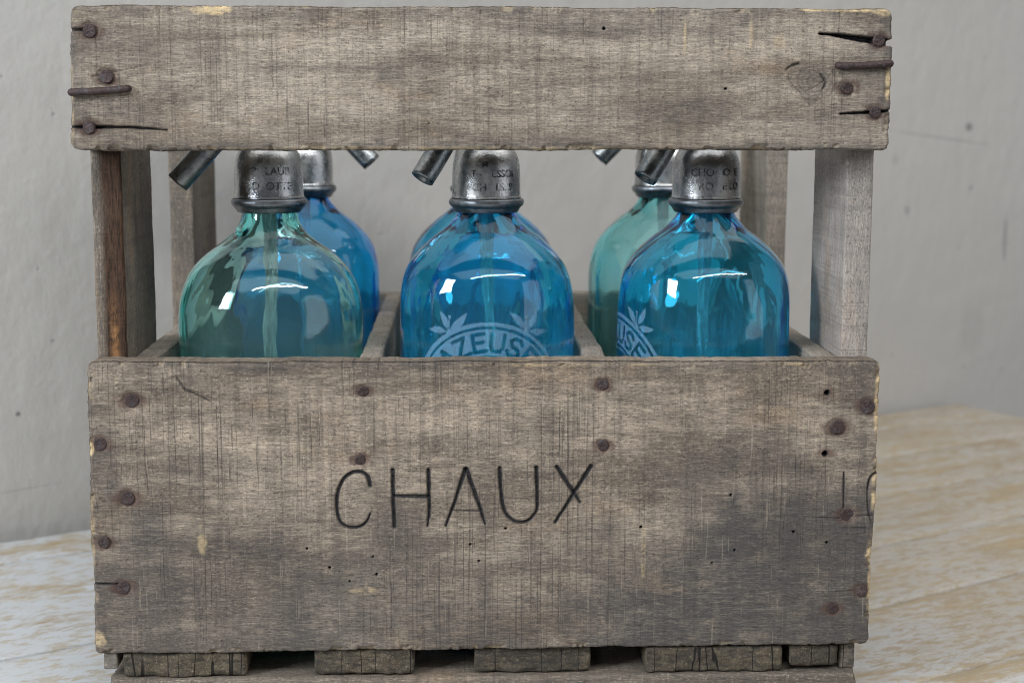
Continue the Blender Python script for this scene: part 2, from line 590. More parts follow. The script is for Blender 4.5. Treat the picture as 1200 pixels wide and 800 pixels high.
def table_mat():
    t = NT('limewashed_plank')
    o = t.rnd()
    tone = t.noise(t.coord((4, 9, 9), o), 1, 4, .6)
    wood = t.mix(t.ramp(tone, .35, .65), (.30, .222, .115), (.38, .292, .165))
    fib = t.noise(t.coord((14, 260, 260), o), 1, 6, .7, .15)
    wood = t.mix(t.ramp(fib, .35, .6, .55, 0), wood, (.25, .20, .14))
    wash = t.noise(t.coord((11, 34, 34), o), 1, 7, .74, .8)
    worn = t.noise(t.coord((5, 11, 11), o), 1, 5, .65, .5)
    wf = t.ramp(t.math('ADD', t.math('MULTIPLY', wash, .6), t.math('MULTIPLY', worn, .4)), .38, .54, .10, .95)
    lx = t.n('ShaderNodeSeparateXYZ')
    t.t.links.new(t.coord(), lx.inputs[0])
    cool_warm = t.ramp(t.math('ADD', lx.outputs[0], t.math('MULTIPLY', worn, .5)), .35, .85, 1.35, .62)  # wash thins towards one end; cool and warm light put into the colour
    grit = t.noise(t.coord((70, 170, 170), o), 1, 6, .75)
    wf = t.math('MULTIPLY', t.math('MULTIPLY', wf, cool_warm), t.ramp(grit, .40, .55, .30, 1))
    c = t.mix(wf, wood, (.445, .462, .48))
    sp = t.noise(t.coord((120, 420, 420), o), 1, 5, .75)
    c = t.mix(t.ramp(sp, .56, .70, 0, .5), c, (.34, .30, .24))
    h = t.math('ADD', t.math('MULTIPLY', fib, .8), t.math('MULTIPLY', sp, .5))
    t.bsdf(**{'Base Color': c, 'Roughness': .6, 'Specular IOR Level': .35, 'Normal': t.bump(h, .5, .002)})
    return t.m


M['wall'] = wall_mat()
M['table'] = table_mat()

# ------------------------------------------------------------------ setting: wall and table top
A = R(30.95)
EX = Vector((math.cos(A), math.sin(A), 0))            # along the table's back edge
EN = Vector((math.sin(A), -math.cos(A), 0))           # from the wall towards the room
CORNER = Vector((.5567, .9032, 0))
ZT = -.034

nu, nv = 180, 120
u = np.linspace(-3.0, 2.2, nu)
v = np.linspace(-.8, 1.9, nv)
U, V_ = np.meshgrid(u, v, indexing='ij')
dep = (fbm(U * 1.5, V_ * 1.5, 4, 2) - .5) * .004
base = CORNER - EN * .012
P = np.stack([U, -dep, V_], -1).reshape(-1, 3)
i, j = np.meshgrid(np.arange(nu - 1), np.arange(nv - 1), indexing='ij')
k = i * nv + j
F = np.stack([k, k + nv, k + nv + 1, k + 1], -1).reshape(-1, 4)
wall = obj('wall', np_mesh('wall', P, F), M['wall'], None, (base.x, base.y, 0), (0, 0, A))
wall['kind'] = 'structure'
wall['label'] = 'plain grey plastered wall behind the table'

table = empty('table_top', (CORNER.x, CORNER.y, ZT), 'limewashed pale wooden plank table top under the crate', None, None, 'structure')
table.rotation_euler = (0, 0, A)
edges = [0, .058, .155, .2628, .372, .478, .590, .700, .805, .92]
for q in range(len(edges) - 1):
    w = edges[q + 1] - edges[q]
    me = rough_box('plank', 2.2, w - .0018, .030, .012, .0028, .0007, 30 + q, None, .001)
    obj('plank', me, M['table'], table, (-1.1 + .0 * q, -(edges[q] + w / 2), -.0150 - .0004 * (q % 2)))

# ------------------------------------------------------------------ the crate
crate = empty('bottle_crate', (0, 0, ZT), 'weathered grey wooden bottle crate with CHAUX burnt into its front panel', 'crate')
CZ = -ZT        # children are placed in crate coordinates with z measured from the crate floor (z=0); add CZ


def seg_dist(X, Z, a, b):
    ax, az = a
    bx, bz = b
    dx, dz = bx - ax, bz - az
    L2 = dx * dx + dz * dz + 1e-12
    t = np.clip(((X - ax) * dx + (Z - az) * dz) / L2, 0, 1)
    return np.hypot(X - ax - t * dx, Z - az - t * dz), t


def panel(name, zb, zt, thick, xl, xr, strokes, holes, nails, stains, fresh, cracks, seed, step=.0005, knot=None, chips=1.0, res_top=10, broad=None):
    """Heightfield board facing -Y. zb, zt, xl, xr are functions or pairs giving the four uneven edges (metres)."""
    nx = int((xr[0] - xl[0]) / step)
    nz = int((zt[0] - zb[0]) / step)
    uu, vv = np.meshgrid(np.linspace(0, 1, nx), np.linspace(0, 1, nz), indexing='ij')
    zl = np.linspace(0, 1, nz)[None]
    xs = np.linspace(0, 1, nx)[:, None]
    rag = lambda t, s, a: ((fbm(t * 45, 0 * t, s, 4) - .5) * 1.5 + (vnoise(t * 520, 0 * t, s + 3) - .5) * .32) * a
    XL = xl[0] + (xl[1] - xl[0]) * zl + rag(zl * (zt[0] - zb[0]), seed, .0017)
    XR = xr[0] + (xr[1] - xr[0]) * zl + rag(zl * (zt[0] - zb[0]), seed + 31, .0017)
    ZB = zb[0] + (zb[1] - zb[0]) * xs + rag(xs * .43, seed + 61, .0010)
    ZT_ = zt[0] + (zt[1] - zt[0]) * xs + rag(xs * .43, seed + 91, .0009)
    X = XL * (1 - uu) + XR * uu
    Z = ZB * (1 - vv) + ZT_ * vv
    # corner rounding
    dl, dr, db, dt = X - XL, XR - X, Z - ZB, ZT_ - Z
    d = np.minimum(np.minimum(dl, dr), np.minimum(db, dt))
    for (da, s) in ((dl, 1), (dr, -1)):
        for (de, s2) in ((db, 1), (dt, -1)):
            rc = .004
            ca = np.clip(rc - da, 0, rc)
            ce = np.clip(rc - de, 0, rc)
            ex = np.hypot(ca, ce)
            fac = np.where((ca > 0) & (ce > 0), np.maximum(0, np.maximum(ca, ce) / np.maximum(ex, 1e-9)), 1)
            m = (ca > 0) & (ce > 0)
            X = np.where(m, X + s * ca * (1 - fac), X)
            Z = np.where(m, Z + s2 * ce * (1 - fac), Z)
    Y = (fbm(X * 14, Z * 30, seed + 7, 4) - .5) * .0012
    # faint relief of saw strokes and fibres
    Y += (vnoise(X * 650, Z * 9, seed + 8) - .5) * .00022
    Y += (vnoise(X * 60, Z * 900, seed + 9) - .5) * .00018
    rr = .0011 + .0012 * vnoise(X * 60 + Z * 60, X * 5, seed + 10)
    k = np.clip(rr - d, 0, None)
    Y += rr - np.sqrt(np.maximum(rr * rr - k * k, 0))
    # chipped edge spots
    chip = sstep(.60, .72, fbm(X * 160, Z * 160, seed + 12, 3)) * sstep(.0040, .0008, np.minimum(d, .0045)) * chips
    Y += chip * .0016
    char = np.zeros_like(X)
    stain_shade = np.zeros_like(X)
    rust = np.zeros_like(X)
    fr = chip * .30
    stain_shade = np.maximum(stain_shade, .6 * sstep(.0075, .0005, d + (fbm(X * 70, Z * 70, seed + 40, 3) - .5) * .012))
    if broad is not None:
        stain_shade = np.maximum(stain_shade, broad(X, Z))
    rng = random.Random(seed)
    wob = (fbm(X * 260, Z * 260, seed + 13, 2) - .5) * .0006
    for pts, ws, depth, dark in strokes:
        if len(pts) > 5:
            ws = list(np.interp(np.arange((len(pts) - 1) * 4 + 1) / 4, np.arange(len(pts)), ws))
            pts = smooth_profile(pts, 4)
        if depth > .0009 and len(pts) < 5:            # hand-held iron: strokes waver a little
            p2, w2 = [], []
            for q in range(len(pts) - 1):
                for k in range(5):
                    f = k / 5
                    p2.append((pts[q][0] * (1 - f) + pts[q + 1][0] * f + (rng.random() - .5) * .00025, pts[q][1] * (1 - f) + pts[q + 1][1] * f))
                    w2.append((ws[q] * (1 - f) + ws[q + 1] * f) * (.88 + .26 * rng.random()))
            pts, ws = p2 + [pts[-1]], w2 + [ws[-1]]
        D = np.full_like(X, 9.0)
        for q in range(len(pts) - 1):
            a, b = pts[q], pts[q + 1]
            x0, x1 = min(a[0], b[0]) - .004, max(a[0], b[0]) + .004
            z0, z1 = min(a[1], b[1]) - .004, max(a[1], b[1]) + .004
            bx = (X > x0) & (X < x1) & (Z > z0) & (Z < z1)
            if not bx.any():
                continue
            dd, tt = seg_dist(X[bx], Z[bx], a, b)
            wd = (ws[q] * (1 - tt) + ws[q + 1] * tt) / 2
            D[bx] = np.minimum(D[bx], dd - wd)
        D = D + wob * .5 - (.00032 if depth > .0009 else 0)
        Y += depth * sstep(.00035, -.00045, D)
        char = np.maximum(char, dark * sstep(.00030, -.00025, D))
        if depth > .0009:
            char = np.maximum(char, .25 * sstep(.0011, .0, D))
    for (hx, hz, hr, kind) in holes:
        dd = np.hypot(X - hx, Z - hz) + wob
        Y += .0035 * sstep(hr, hr * .5, dd)
        char = np.maximum(char, sstep(hr * 1.15, hr * .7, dd))
        if kind:
            rust = np.maximum(rust, .9 * sstep(.0055, .0015, np.hypot((X - hx) * .75, (Z - hz) * 1.3) + wob * 2))
    for (hx, hz, hr) in nails:
        dd = np.hypot((X - hx) * .62, Z - hz) + (fbm(X * 300, Z * 300, seed + 14, 3) - .5) * .003
        rust = np.maximum(rust, .85 * sstep(hr * 1.5, hr * .85, dd))
        Y += .0006 * sstep(hr * 1.5, hr * .8, np.hypot(X - hx, Z - hz))
    for (sx, sz, rx, rz, s) in stains:
        dd = np.hypot((X - sx) / rx, (Z - sz) / rz) + (fbm(X * 40, Z * 40, seed + 15, 4) - .5) * .9
        stain_shade = np.maximum(stain_shade, s * sstep(1.15, .35, dd))
    for (fx, fz, rx, rz, s) in fresh:
        dd = np.hypot((X - fx) / rx, (Z - fz) / rz) + (fbm(X * 200, Z * 200, seed + 16, 3) - .5) * .8
        fr = np.maximum(fr, s * sstep(1.1, .6, dd))
    if knot:
        kx, kz, kr = knot[:3]
        dd = np.hypot((X - kx) / 1.15, Z - kz) + (fbm(X * 110, Z * 110, seed + 18, 3) - .5) * .005
        rings = .5 + .5 * np.sin(dd * 2 * math.pi / .0024)
        inn = sstep(kr * 1.15, kr * .7, dd)
        stain_shade = np.maximum(stain_shade, inn * (.22 + rings * .42))
        edge = sstep(.0012, .0002, np.abs(dd - kr) + (vnoise(X * 150, Z * 150, seed) - .35) * .003)
        char = np.maximum(char, edge * .22)
        Y += edge * .0003
    # side, top and back walls
    nt = res_top
    ring = [(a, 0) for a in range(nx)] + [(nx - 1, b) for b in range(1, nz)] + [(a, nz - 1) for a in range(nx - 2, -1, -1)] + [(0, b) for b in range(nz - 2, 0, -1)]
    ring = np.array(ring)
    rid = ring[:, 0] * nz + ring[:, 1]
    Vf = np.stack([X, Y, Z], -1).reshape(-1, 3)
    i, j = np.meshgrid(np.arange(nx - 1), np.arange(nz - 1), indexing='ij')
    k = i * nz + j
    F = [np.stack([k, k + nz, k + nz + 1, k + 1], -1).reshape(-1, 4)]
    rv = Vf[rid]
    nb = len(rid)
    prev = rid
    allv = [Vf]
    off = len(Vf)
    cx, cz = X.mean(), Z.mean()
    for s in range(1, nt + 1):
        f = s / nt
        q = rv.copy()
        q[:, 1] = rv[:, 1] * (1 - f) + thick * f
        w = (fbm(rv[:, 0] * 240 + s * .0, rv[:, 1] * 0 + s * .55, seed + 20, 3) - .5) * .0012
        inset = -.0004 if s == nt else .0
        out_x = (ring[:, 0] == nx - 1).astype(float) - (ring[:, 0] == 0)
        out_z = (ring[:, 1] == nz - 1).astype(float) - (ring[:, 1] == 0)
        grow = .0006 * min(1, s / 1.0)
        q[:, 0] += out_x * (grow + w * .5 + inset)
        q[:, 2] += out_z * (grow * .6 + w * .6 + inset)
        allv.append(q)
        cur = off + np.arange(nb)
        F.append(np.stack([prev, cur, np.roll(cur, -1), np.roll(prev, -1)], -1)[:, ::-1])
        prev = cur
        off += nb
    # back: strip towards the centre line
    q = allv[-1].copy()
    q[:, 2] = cz
    allv.append(q)
    cur = off + np.arange(nb)
    F.append(np.stack([prev, cur, np.roll(cur, -1), np.roll(prev, -1)], -1)[:, ::-1])
    allV = np.concatenate(allv)
    allF = np.concatenate(F)
    extra = len(allV) - len(Vf)
    pad = lambda a: np.concatenate([a.ravel(), np.zeros(extra)])
    return np_mesh(name, allV, allF, True, dict(char=pad(char), stain_shade=pad(stain_shade), rust=pad(rust), fresh=pad(fr)))


mmp = lambda l: [(a / 1000, b / 1000) for a, b in l]


def nail_mesh(r, seed):
    rnd = random.Random(seed)
    n = 14
    V, F = [], []
    r *= .89
    prof = [(r * .55, .006), (r * .98, .0004), (r * 1.0, -.0008), (r * .88, -.00115), (r * .45, -.00112), (0, -.00108)]
    jit = [1 + rnd.uniform(-.07, .07) for _ in range(n)]
    for (rr, y) in prof[:-1]:
        for k in range(n):
            a = 2 * math.pi * k / n
            V.append((rr * jit[k] * math.cos(a), y + rnd.uniform(-.00015, .00015), rr * jit[k] * math.sin(a)))
    V.append((0, prof[-1][1], 0))
    for q in range(len(prof) - 2):
        for k in range(n):
            F.append((q * n + k, q * n + (k + 1) % n, (q + 1) * n + (k + 1) % n, (q + 1) * n + k))
    b = (len(prof) - 2) * n
    for k in range(n):
        F.append((b + k, b + (k + 1) % n, len(V) - 1))
    me = bpy.data.meshes.new('nail')
    me.from_pydata(V, [], F)
    for p in me.polygons:
        p.use_smooth = p.index < 2 * n
    return me


# ---- lower front panel
ST = [
    (mmp([(-62.9, 93.8), (-64.1, 98.7), (-67.8, 101.3), (-72.5, 101.0), (-77.2, 97.5), (-80.2, 91.1), (-81.2, 84.7), (-80.7, 77.4), (-78.5, 72.5), (-73.8, 70.3), (-68.3, 70.9), (-64.8, 74.0), (-63.1, 78.0)]),
     [.0016, .0018, .0015, .0013, .0012, .0012, .0013, .0012, .0011, .0010, .0009, .0006, .0004], .0011, 1),
    (mmp([(-50.6, 102.4), (-50.3, 86), (-50.0, 70.6)]), [.0014, .0016, .0013], .0011, 1),
    (mmp([(-49.5, 87.9), (-31.1, 87.4)]), [.0010, .0014], .0010, 1),
    (mmp([(-31.1, 102.2), (-30.9, 90), (-30.7, 79.6), (-31.8, 70.8)]), [.0014, .0015, .0012, .0004], .0011, 1),
    (mmp([(-11.0, 102.5), (-17.5, 82.4), (-21.8, 70.7)]), [.0018, .0013, .0005], .0011, 1),
    (mmp([(-10.4, 102.5), (-3.3, 82.2), (-0.2, 71.6)]), [.0018, .0015, .0004], .0011, 1),
    (mmp([(-18.6, 79.5), (-2.8, 79.3)]), [.0006, .0007], .0007, .9),
    (mmp([(7.8, 103.1), (8.6, 88.6), (10.6, 78.8), (14.5, 74.2), (18.5, 72.6), (23.2, 73.5), (27.2, 77.8), (28.4, 83.5), (27.8, 103.2)]),
     [.0016, .0016, .0014, .0012, .0010, .0009, .0010, .0013, .0015], .0011, 1),
    (mmp([(39.0, 103.6), (48.5, 88.9), (51.8, 83.8)]), [.0016, .0016, .0008], .0011, 1),
    (mmp([(57.9, 103.9), (48.5, 88.9), (38.3, 72.5)]), [.0016, .0014, .0011], .0011, 1),
    (mmp([(197.3, 99.4), (197.7, 79.5)]), [.0011, .0010], .0008, .95),
    (mmp([(217, 99.6), (212.7, 97.5), (211.0, 93.0), (210.7, 85.7), (211.6, 76.7), (213.5, 71.2)]), [.0012, .0012, .0011, .0010, .0008, .0005], .0008, .95),
    # drying cracks
    (mmp([(176.0, 74.3), (186, 74.2), (195.6, 73.7)]), [.0002, .0003, .0005], .0008, .8),
    (mmp([(204.5, 74.9), (216.5, 75.3)]), [.0005, .0004], .0009, .85),
    (mmp([(197.9, 68.1), (210.4, 68.1)]), [.0004, .0005], .0008, .85),
    (mmp([(195.0, 32.0), (204.0, 32.4)]), [.0002, .0005], .0008, .8),
    (mmp([(-217, 40.0), (-201.1, 39.3)]), [.0007, .0004], .0012, .9),
    (mmp([(-165.8, 153.5), (-161.4, 147.0), (-157, 145.4), (-151, 142.4), (-146, 139.5)]), [.0009, .0016, .0008, .0010, .0003], .0006, .7),
]
# long faint vertical saw scores
rs = random.Random(3)
for q in range(30):
    x0 = rs.choice([rs.uniform(-.21, -.10), rs.uniform(-.21, .21), rs.uniform(-.06, .06)])
    z0 = rs.uniform(.003, .11)
    L = rs.uniform(.012, .055)
    z1 = min(z0 + L, .160)
    ST.append(([(x0, z0), (x0 + rs.uniform(-.0006, .0006), (z0 + z1) / 2), (x0 + rs.uniform(-.0008, .0008), z1)], [.0001, rs.uniform(.00025, .0005), .0001], .0003, rs.uniform(.3, .75)))
LOWN = mmp([(-190.3, 141.3), (-208.1, 117.6), (-194.2, 87.7), (-208.0, 63.0), (-198.4, 37.4), (-66.2, 145.9), (-68.2, 108.2), (63.6, 149.1), (64.3, 115.5), (209.3, 136.1), (192.7, 124.8), (199.8, 75.7), (209.7, 32.1), (193.8, 21.5)])
LOWR = [.0042, .0040, .0042, .0040, .0041, .0031, .0032, .0034, .0034, .0043, .0043, .0041, .0039, .0033]
HOL = [(.1865, .1439, .0018, 1), (.1865, .1101, .0018, 1)]
for (a, b) in [(11.0, 69.1), (-61.8, 53.6), (-60.0, 43.8), (-74.8, 40.0), (-3.8, 50.9), (85.6, 69.5), (-97.9, 58.6), (-8.5, 60.3), (-85.7, 47.7), (134.9, 87.3), (170.3, 66.2), (188.9, 59.8), (137.6, 56.0), (125.3, 48.8)]:
    HOL.append((a / 1000, b / 1000, .0007, 0))
STAIN = [(.14, .074, .050, .024, .6), (.0, .004, .23, .012, .6), (.20, .157, .02, .006, .5), (-.205, .09, .012, .05, .5), (.135, .108, .008, .004, .7), (.146, .108, .007, .004, .6),
         (-.15, .104, .05, .010, .35), (.0, .118, .05, .008, .3), (.205, .12, .014, .05, .4), (-.03, .152, .05, .008, .3)]
FRESH = [(.2155, .135, .003, .025, .8), (.2155, .09, .003, .02, .8), (.2155, .055, .0045, .014, 1.0), (.2150, .035, .003, .02, .8), (-.2145, .07, .002, .03, .5), (-.2145, .115, .003, .006, .9), (-.214, .008, .006, .006, .6),
         (-.066, .034, .008, .003, .6), (.087, .055, .0015, .016, .5), (-.155, .065, .003, .01, .4), (.05, .160, .06, .0010, .4), (.16, .160, .02, .001, .4)]
def grey_falloff(X, Z):
    # greyed wood plus painted light falloff low down, climbing higher towards one end
    n = (fbm(X * 22, Z * 26, 77, 5) - .5)
    lim = .054 + .052 * sstep(.02, .16, X) + .012 * sstep(-.10, -.20, X) + n * .095
    a = sstep(.034, -.044, Z - lim)
    return np.clip(a * (.70 + .40 * sstep(.0, .12, X) + n * .5), 0, 1)


me = panel('front_panel', (-.0004, .0006), (.1620, .1612), .018, (-.2152, -.2136), (.2146, .2158), ST, HOL, [(a, b, r) for (a, b), r in zip(LOWN, LOWR)], STAIN, FRESH, None, 11, broad=grey_falloff)
front = obj('front_panel', me, M['wood_front'], crate, (0, 0, CZ))
front['label'] = 'front panel with CHAUX burnt into it and a cut-off 1O at its end'
for q, ((a, b), r) in enumerate(zip(LOWN, LOWR)):
    o = obj('nail', nail_mesh(r, q), M['rust'], front, (a, .0008 + rs.choice([-.0003, 0, 0, .0002]), b), (rs.uniform(-.2, .2), rs.uniform(0, 6), rs.uniform(-.2, .2)))

# ---- upper front rail
ST2 = [
    (mmp([(176.5, 336.3), (184, 335.8), (192, 334.6), (204.7, 332.8)]), [.0003, .0010, .0020, .0026], .006, 1),
    (mmp([(210, 332.2), (219, 331.6)]), [.0022, .0030], .012, .8),
    (mmp([(-219, 286.9), (-203.9, 286.8), (-187.0, 286.8), (-167.1, 285.4)]), [.0009, .0010, .0006, .0002], .003, .95),
    (mmp([(189.0, 294.5), (200, 295.0), (207.3, 295.3), (217, 296.4)]), [.0003, .0008, .0008, .0010], .003, .95),
    (mmp([(-218, 336.8), (-206, 336.8)]), [.0010, .0008], .002, .8),
    (mmp([(-205, 313), (-190, 316), (-176, 319), (-168, 321)]), [.0004, .0003, .0003, .0001], .0008, .6),
    (mmp([(159, 317.5), (163, 320), (166, 320.6)]), [.0002, .0008, .0003], .001, .7),
    (mmp([(166, 309), (170, 306), (177, 310), (182, 314)]), [.0002, .0004, .0005, .0002], .0008, .55),
    (mmp([(160, 314), (163, 309), (168, 305)]), [.0002, .0005, .0002], .0008, .5),
    (mmp([(177.5, 315), (180.5, 311), (179, 307.5)]), [.0002, .0007, .0002], .001, .6),
]
for q in range(34):
    x0 = rs.choice([rs.uniform(-.14, .0), rs.uniform(-.21, .21)])
    z0 = rs.uniform(.279, .335)
    z1 = min(z0 + rs.uniform(.01, .04), .3485)
    if rs.random() < .5:
        z1 = .348
        z0 = z1 - rs.uniform(.008, .025)
    ST2.append(([(x0, z0), (x0 + rs.uniform(-.0004, .0004), z1)], [.0001, rs.uniform(.0002, .0004)], .0003, rs.uniform(.35, .8)))
TOPN = mmp([(-205.3, 336.4), (-197.5, 312.8), (-207.4, 286.8), (207.9, 332.8), (191.8, 307.9), (207.3, 295.3)])
HOL2 = [(.0623, .3385, .0010, 0), (.1272, .3075, .0007, 0), (-.0298, .2891, .0006, 0)]
STAIN2 = [(-.05, .315, .009, .008, .55), (.06, .34, .10, .008, .45), (-.19, .33, .05, .014, .35), (.18, .283, .04, .012, .35), (.10, .295, .05, .010, .30), (-.09, .318, .05, .003, .4), (.0, .345, .2, .005, .4), (.205, .315, .012, .02, .4), (-.2, .287, .03, .02, .3)]
FRESH2 = [(-.14, .3475, .012, .003, .9), (.19, .3487, .03, .0015, .9), (.21, .348, .008, .003, .9), (.214, .31, .002, .012, .7), (-.2165, .3, .002, .03, .4), (-.02, .2758, .15, .0012, .4), (.155, .332, .004, .004, .5), (.105, .335, .001, .012, .5), (.14, .335, .001, .012, .4)]
me = panel('front_rail', (.2750, .2757), (.3493, .3490), .018, (-.2168, -.2146), (.2157, .2139), ST2, HOL2, [(a, b, .0040) for a, b in TOPN], STAIN2, FRESH2, None, 57, .00055, (.1739, .3124, .011))
rail = obj('front_rail', me, M['wood_top'], crate, (0, 0, CZ))
for q, (a, b) in enumerate(TOPN):
    obj('nail', nail_mesh([.0041, .0040, .0039, .0037, .0037, .0036][q], 40 + q), M['rust'], rail, (a, .0004, b), (rs.uniform(-.12, .12), rs.uniform(0, 6), rs.uniform(-.12, .12)))
for pts in ([(-.2150, .010, .3047), (-.2156, -.0008, .3048), (-.2135, -.0022, .3049), (-.203, -.0024, .3053), (-.1895, -.0026, .3064), (-.1865, -.0016, .3068), (-.186, .006, .3068)],
            [(.1865, .008, .3198), (.1868, -.0004, .3198), (.190, -.0018, .3196), (.203, -.0020, .3199), (.2115, -.0022, .3206), (.2142, -.0008, .3208), (.2140, .010, .3208)]):
    P = smooth_profile(pts, 4)
    obj('staple', tube_mesh('staple', P, [.0019 + .0002 * math.sin(k * 1.7) for k in range(len(P))], 12), M['rust'], rail)


# ---- the other boards. board(): box given by its ranges in crate coordinates, grain along the chosen axis
def board(name, x, y, z, grain, m, seed, res=.004, attr=None, rad=.0013, amp=.0004, rag=.0006, label=None):
    c = ((x[0] + x[1]) / 2, (y[0] + y[1]) / 2, (z[0] + z[1]) / 2 + CZ)
    dx, dy, dz = x[1] - x[0], y[1] - y[0], z[1] - z[0]
    if grain == 'x':
        me, rot = rough_box(name, dx, dy, dz, res, rad, amp, seed, attr, rag), (0, 0, 0)
    elif grain == 'y':
        me, rot = rough_box(name, dy, dx, dz, res, rad, amp, seed, attr, rag), (0, 0, R(90))
    else:
        me, rot = rough_box(name, dz, dy, dx, res, rad, amp, seed, attr, rag), (0, R(-90), 0)
    o = obj(name, me, m, crate, c, rot)
    if label:
        o['label'] = label
    return o


board('back_panel', (-.215, .215), (.3382, .354), (.0004, .1600), 'x', M['wood_grey'], 101)
board('back_rail', (-.215, .215), (.3382, .354), (.2755, .3490), 'x', M['wood_grey'], 102)
board('side_panel', (-.1950, -.1815), (.0185, .3378), (.0004, .1605), 'y', M['wood_grey'], 103, .003)
board('side_panel', (.1846, .1976), (.0185, .3378), (.0004, .1605), 'y', M['wood_grey'], 104, .003)
board('divider', (-.0698, -.0575), (.0185, .3378), (.0004, .1600), 'y', M['wood_grey'], 105, .003, None, .0022)
board('divider', (.0560, .0688), (.0185, .3378), (.0004, .1602), 'y', M['wood_grey'], 106, .003, None, .0022)
for q, (a, b) in enumerate([(-.1812, -.0700), (-.0573, .0558), (.0690, .1844)]):
    board('cross_divider', (a, b), (.1690, .1790), (.0004, .0600), 'x', M['wood_grey'], 108 + q)


# uprights: local X up, local Y depth, local Z = -world X (rotation about Y by -90 deg)
def brown_fn(P):
    # the split, dark brown inner two thirds of the front edge of one upright
    wx = -P[:, 2]
    lim = -.0030 + (fbm(P[:, 0] * 30, 0 * P[:, 0], 5, 3) - .5) * .003
    return sstep(-.0005, .0008, wx - lim) * (P[:, 1] < -.0385)


def streak_fn(P):
    wx = -P[:, 2]
    n = (fbm(P[:, 0] * 45, P[:, 2] * 300, 8, 3) - .5) * .003
    return .75 * sstep(.0022, .0010, np.abs(wx - .0012 + n)) * sstep(.09, .06, P[:, 0] + .06) * (P[:, 1] < -.0385)


up = board('upright', (-.2120, -.1953), (.0183, .0985), (.0004, .3485), 'z', M['wood_dark'], 120, .0028, dict(brown=brown_fn, fresh=streak_fn), .0016, .0006, label='upright with a split dark brown front edge')
board('upright', (.1980, .2128), (.0183, .0965), (.0004, .3480), 'z', M['wood_post'], 121, .0028, None, .0013, .0004)
board('upright', (-.2120, -.1955), (.2400, .3380), (.0004, .3485), 'z', M['wood_dark'], 122, .003)
board('upright', (.1980, .2130), (.2400, .3380), (.0004, .3480), 'z', M['wood_grey'], 123, .003)

# floor slats, runners and small blocks under the front panel
for q, (a, b, z0) in enumerate([(-.2005, -.1325, -.0150), (-.0950, -.0400, -.0150), (-.0062, .0589, -.0150), (.0900, .1665, -.0152), (.1713, .1987, -.0128)]):
    board('floor_slat', (a, b), (.0020 + .0012 * (q % 3), .354), (z0, -.0003), 'y', M['wood_slat'], 130 + q, .0022, None, .0018, .0007, .0010)
board('corner_block', (-.2115, -.2040), (.004, .060), (-.0105, -.0002), 'y', M['wood_grey'], 140, .002)
board('corner_block', (.2000, .2085), (.006, .060), (-.0153, -.0002), 'y', M['wood_dark'], 141, .002)
board('runner', (-.2085, .2085), (-.0010, .0540), (-.0340, -.0154), 'x', M['wood_dark'], 142, .0025, None, .0018, .0007, .001)
board('runner', (-.2085, .2085), (.1500, .2050), (-.0340, -.0154), 'x', M['wood_grey'], 143, .005)
board('runner', (-.2085, .2085), (.2980, .3540), (-.0340, -.0154), 'x', M['wood_grey'], 144, .005)


# ------------------------------------------------------------------ siphon bottles
def glass_mesh(prof_out, wall_t, N, facet, seed, n=144):
    """Thick-walled bottle: outer profile from base to mouth, then back down the inside. Closed solid."""
    po = smooth_profile(prof_out, 7)
    po = [(max(r, .0), z) for r, z in po]
    zt = po[-1][1]
    pi_ = []
    base_t = .009
    for r, z in reversed(po):
        if z < base_t + .002:
            break
        pi_.append((max(r - wall_t(z), .004), z))
    r0 = pi_[-1][0]
    pi_ += [(r0 * .97, base_t + .0005), (r0 * .85, base_t - .001), (r0 * .5, base_t + .001), (.0, base_t + .003)]
    prof = po + pi_
    no = len(po)

    def rfun(th, z, r):
        out = np.zeros_like(r)
        out[:no] = 1
        fade = sstep(.004, .02, z) * sstep(.205, .176, z)
        ph = (th + .13) % (2 * math.pi / N) - math.pi / N
        poly = math.cos(math.pi / N) / np.cos(ph)          # regular polygon inscribed
        f = 1 - facet * fade * (1 - poly) * out
        w = (fbm(np.cos(th) * 2.2 + 5 + 0 * z, np.sin(th) * 2.2 + z * 30, seed, 3) - .5)
        w2 = (fbm(np.cos(th) * 4 + 9 + 0 * z, np.sin(th) * 4 + z * 60, seed + 4, 3) - .5)
        k = sstep(0, .03, r)
        return r * f + k * (w * .0007 * out + (w2 * .0007) * (1 - out))

    V, F = lathe(prof, n, rfun)
    inner = np.repeat((np.arange(len(prof)) >= no).astype(float), n)
    return np_mesh('glass_body', V, F, True, dict(inner=inner)), po


BLUE = [(.0001, .004), (.030, .0035), (.044, .0015), (.0490, .0018), (.0512, .005), (.0519, .012), (.0520, .05), (.0520, .10), (.0520, .15), (.0518, .178), (.0512, .1885), (.0492, .1985), (.0460, .2065), (.0405, .2140), (.0325, .2215), (.0245, .2275), (.0195, .2325), (.0168, .2365), (.0158, .2400), (.0158, .2480)]
GREEN = [(.0001, .004), (.030, .0035), (.044, .0015), (.0500, .0018), (.0524, .005), (.0532, .012), (.0536, .05), (.0538, .10), (.0540, .15), (.0540, .172), (.0530, .1850), (.0500, .1955), (.0445, .2055), (.0365, .2135), (.0275, .2200), (.0210, .2255), (.0175, .2310), (.0160, .2365), (.0155, .2400), (.0155, .2480)]


def text_mesh(s, size, extr, bold=0.0):
    c = bpy.data.curves.new('t', 'FONT')
    c.body = s
    c.size = size
    c.extrude = extr
    c.offset = bold
    c.align_x = 'CENTER'
    o = bpy.data.objects.new('t', c)
    COL.objects.link(o)
    dg = bpy.context.evaluated_depsgraph_get()
    dg.update()
    me = bpy.data.meshes.new_from_object(o.evaluated_get(dg))
    bpy.data.objects.remove(o)
    bpy.data.curves.remove(c)
    return me


